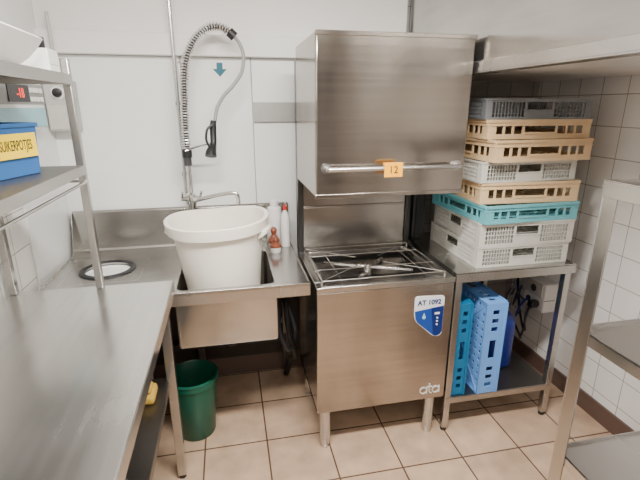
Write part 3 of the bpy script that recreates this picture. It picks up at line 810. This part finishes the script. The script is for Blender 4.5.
S = thing("worktop_shelf_rack", (-.66, 1.1, WZ), "two-tier stainless steel shelf rack standing on the worktop", "shelf rack")
for px in (-.505, -.80):
    for py in (.45, 1.672):
        mb = MB(); mb.box((px - .0125, py - .0125, WZ + .001), (px + .0125, py + .0125, 1.745), M['steel']); part(S, "post", mb, .002)
for zz in (1.40, 1.695):
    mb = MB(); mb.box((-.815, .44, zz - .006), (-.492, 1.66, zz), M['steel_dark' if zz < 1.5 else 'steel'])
    mb.box((-.492, .44, zz - .03), (-.488, 1.66, zz + .002), M['steel']); mb.box((-.815, 1.656, zz - .03), (-.49, 1.66, zz - .006), st)
    part(S, "shelf", mb, .001)
mb = MB(); mb.tube([(-.49, .46, 1.345), (-.49, 1.665, 1.345)], .005, M['wire'], 8); mb.tube([(-.80, 1.665, 1.345), (-.49, 1.665, 1.345)], .005, M['wire'], 8)
part(S, "rail", mb)

ang = math.atan2(.955, .3)
B_ = thing("storage_box", (-.66, 1.40, 1.401), "blue plastic storage box with yellow label on the shelf", "box", rot=(0, 0, ang))
mb = MB(); bl, bw, bh = .125, .065, .15
vs = []
for zz, e in ((0, 0), (bh, .006)):
    for sx_, sy_ in ((-1, -1), (1, -1), (1, 1), (-1, 1)): vs.append((sx_ * (bl - .006 + e), sy_ * (bw - .006 + e), zz))
mb.add(vs, [(3, 2, 1, 0), (0, 1, 5, 4), (1, 2, 6, 5), (2, 3, 7, 6), (3, 0, 4, 7)], M['blue_box'])
for a, b in (((-bl - .004, -bw - .004), (bl + .004, -bw + .003)), ((-bl - .004, bw - .003), (bl + .004, bw + .004)), ((-bl - .004, -bw), (-bl + .003, bw)), ((bl - .003, -bw), (bl + .004, bw))):
    mb.box((a[0], a[1], bh - .012), (b[0], b[1], bh), M['blue_box'])
part(B_, "box_body", mb, .002, local=True)
mb = MB(); Lm = Matrix.Translation((0.02, -bw - .003, .088)) @ Matrix.Rotation(PI / 2, 4, 'X')
mb.box((-.085, -.034, -.001), (.090, .034, .0008), M['yellow'], Lm)
text_into(mb, "SUIKERPOTJES", .040, M['ink'], Lm @ Matrix.Translation((.010, 0, .0012)), sx=.48, extrude=.0003, bold=.0004)
part(B_, "box_label", mb, local=True, label="yellow label with black capitals")

K = thing("refrigeration_controller", (WL + .008, 1.93, 1.51), "white control box with red display on the side wall", "control box")
mb = MB(); mb.box((WL + .0085, 1.68, 1.505), (WL + .07, 2.165, 1.69), M['white_paint']); part(K, "controller_case", mb, .006)
mb = MB(); mb.box((WL + .07, 1.69, 1.515), (WL + .074, 2.155, 1.590), M['tealp']); mb.box((WL + .07, 1.69, 1.603), (WL + .073, 2.155, 1.68), M['grey'])
kp = part(K, "controller_face", mb, .001)
mb = MB(); mb.box((WL + .074, 1.83, 1.612), (WL + .077, 2.01, 1.674), M['black'])
Rm = Matrix.Translation((WL + .0775, 1.93, 1.643)) @ Matrix.Rotation(PI / 2, 4, 'Z') @ Matrix.Rotation(PI / 2, 4, 'X')
text_into(mb, "-18", .05, M['led'], Rm)
part(kp, "display", mb)
for i in range(4):
    for zq in (1.614, 1.648):
        mb = MB(); mb.box((WL + .074, 2.02 + i * .034, zq), (WL + .079, 2.041 + i * .034, zq + .018), M['white_paint']); part(kp, "push_button", mb, .001)
K2 = thing("wall_switch_box", (-.755, WB - .008, 1.5), "grey-white wall box with a round dial by the corner", "switch box")
mb = MB(); mb.box((-.815, WB - .09, 1.48), (-.69, WB - .0085, 1.71), M['box_grey']); part(K2, "box_body", mb, .008)
mb = MB(); mb.box((-.808, WB - .094, 1.49), (-.697, WB - .0905, 1.60), M['rack_grey']); part(K2, "box_lid", mb, .002)
mb = MB(); mb.lathe((0, 0, 0), [(.030, 0), (.030, .006)], M['white_paint'], 22, Matrix.Translation((-.752, WB - .09, 1.655)) @ Matrix.Rotation(PI / 2, 4, 'X')); mb.lathe((0, 0, 0), [(.020, .006), (.020, .02), (.014, .024)], M['black'], 18, Matrix.Translation((-.752, WB - .09, 1.655)) @ Matrix.Rotation(PI / 2, 4, 'X')); part(K2, "dial", mb)
mb = MB(); mb.tube([(-.755, WB - .06, 1.71), (-.755, WB - .06, 2.0)], .008, M['box_grey'], 8); part(K2, "conduit", mb)

# curved white tray on the top shelf
mb = MB(); n = 14
pr = []
for i in range(n + 1):
    u = -1 + 2 * i / n
    pr.append((u * .15, .004 + .085 * abs(u) ** 2.6))
vs = []
ys_ = [-.23, .20]
for (yy) in ys_:
    for (xx, zq) in pr: vs.append((xx, yy, zq))
    for (xx, zq) in pr: vs.append((xx * .97, yy, zq + .005))
m_ = n + 1; fs = []
for i in range(n):
    fs.append((i, i + 1, 2 * m_ + i + 1, 2 * m_ + i)); fs.append((m_ + i, 3 * m_ + i, 3 * m_ + i + 1, m_ + i + 1))
    fs.append((i, m_ + i, m_ + i + 1, i + 1)); fs.append((2 * m_ + i, 2 * m_ + i + 1, 3 * m_ + i + 1, 3 * m_ + i))
fs.append((0, 2 * m_, 3 * m_, m_)); fs.append((n, m_ + n, 3 * m_ + n, 2 * m_ + n))
M4 = Matrix.Translation((-.655, 1.33, 1.6955)) @ Matrix.Rotation(math.radians(2), 4, 'Z')
mb.add(vs, fs, M['white_paint'], M4)
single("curved_tray", mb, "curved white plastic tray lying on the top shelf", "tray")
mb = MB(); mb.box((-.69, 1.565, 1.6965), (-.515, 1.65, 1.765), M['white_paint']); mb.box((-.688, 1.5655, 1.72), (-.514, 1.6505, 1.7215), M['grey'])
single("paper_stack", mb, "stack of white folded paper on the top shelf", "paper", .004)
mb = MB(); mb.lathe((-.57, 1.605, 1.7655), [(.018, 0), (.036, 0), (.036, .034), (.018, .034)], M['black'], 28, closed=True)
single("tape_roll", mb, "black roll of tape lying on the white paper stack", "tape")

# ------------------------------------------------------------------ green bucket
bxk, byk = -.237, 1.95
U = thing("green_bucket", (bxk, byk, 0), "dark green plastic bucket on the floor under the sink", "bucket")
mb = MB(); mb.lathe((bxk, byk, 0), [(0, .004), (.085, .0), (.090, .006), (.115, .30), (.124, .302), (.124, .335), (.117, .338), (.111, .33), (.085, .015), (0, .012)], M['green'], 40)
part(U, "bucket_body", mb)
mb = MB(); pts = [(bxk + .122 * math.cos(a), byk - .127 * math.sin(a) * 1.0, .325 + .008 * math.sin(a)) for a in [PI * i / 20 for i in range(21)]]
mb.tube(pts, .003, M['green'], 8); part(U, "bucket_handle", mb)

# ------------------------------------------------------------------ lights
def area(loc, rot, sx_, sy_, power, col=(1, .96, .905)):
    l = bpy.data.lights.new("light", 'AREA'); l.shape = 'RECTANGLE'; l.size = sx_; l.size_y = sy_; l.energy = power; l.color = col
    o = bpy.data.objects.new("ceiling_light", l); o.location = loc; o.rotation_euler = rot; COL.objects.link(o)
area((.2, .75, CZ - .08), (0, 0, 0), 1.2, .15, 104)
area((.2, -.8, CZ - .08), (0, 0, 0), 1.2, .15, 26)
w_ = bpy.data.worlds.new("world"); bpy.context.scene.world = w_; w_.use_nodes = True
w_.node_tree.nodes["Background"].inputs[0].default_value = (1, .97, .94, 1); w_.node_tree.nodes["Background"].inputs[1].default_value = .3

# ------------------------------------------------------------------ camera
cam = bpy.data.cameras.new("camera"); cam.lens = 24.5; cam.sensor_width = 36; cam.clip_start = .02
co = bpy.data.objects.new("camera", cam); COL.objects.link(co)
co.location = (0, 0, 1.6)
co.rotation_euler = Euler((math.radians(90 - 17.2), 0, math.radians(-11.8)), 'XYZ')
bpy.context.scene.camera = co
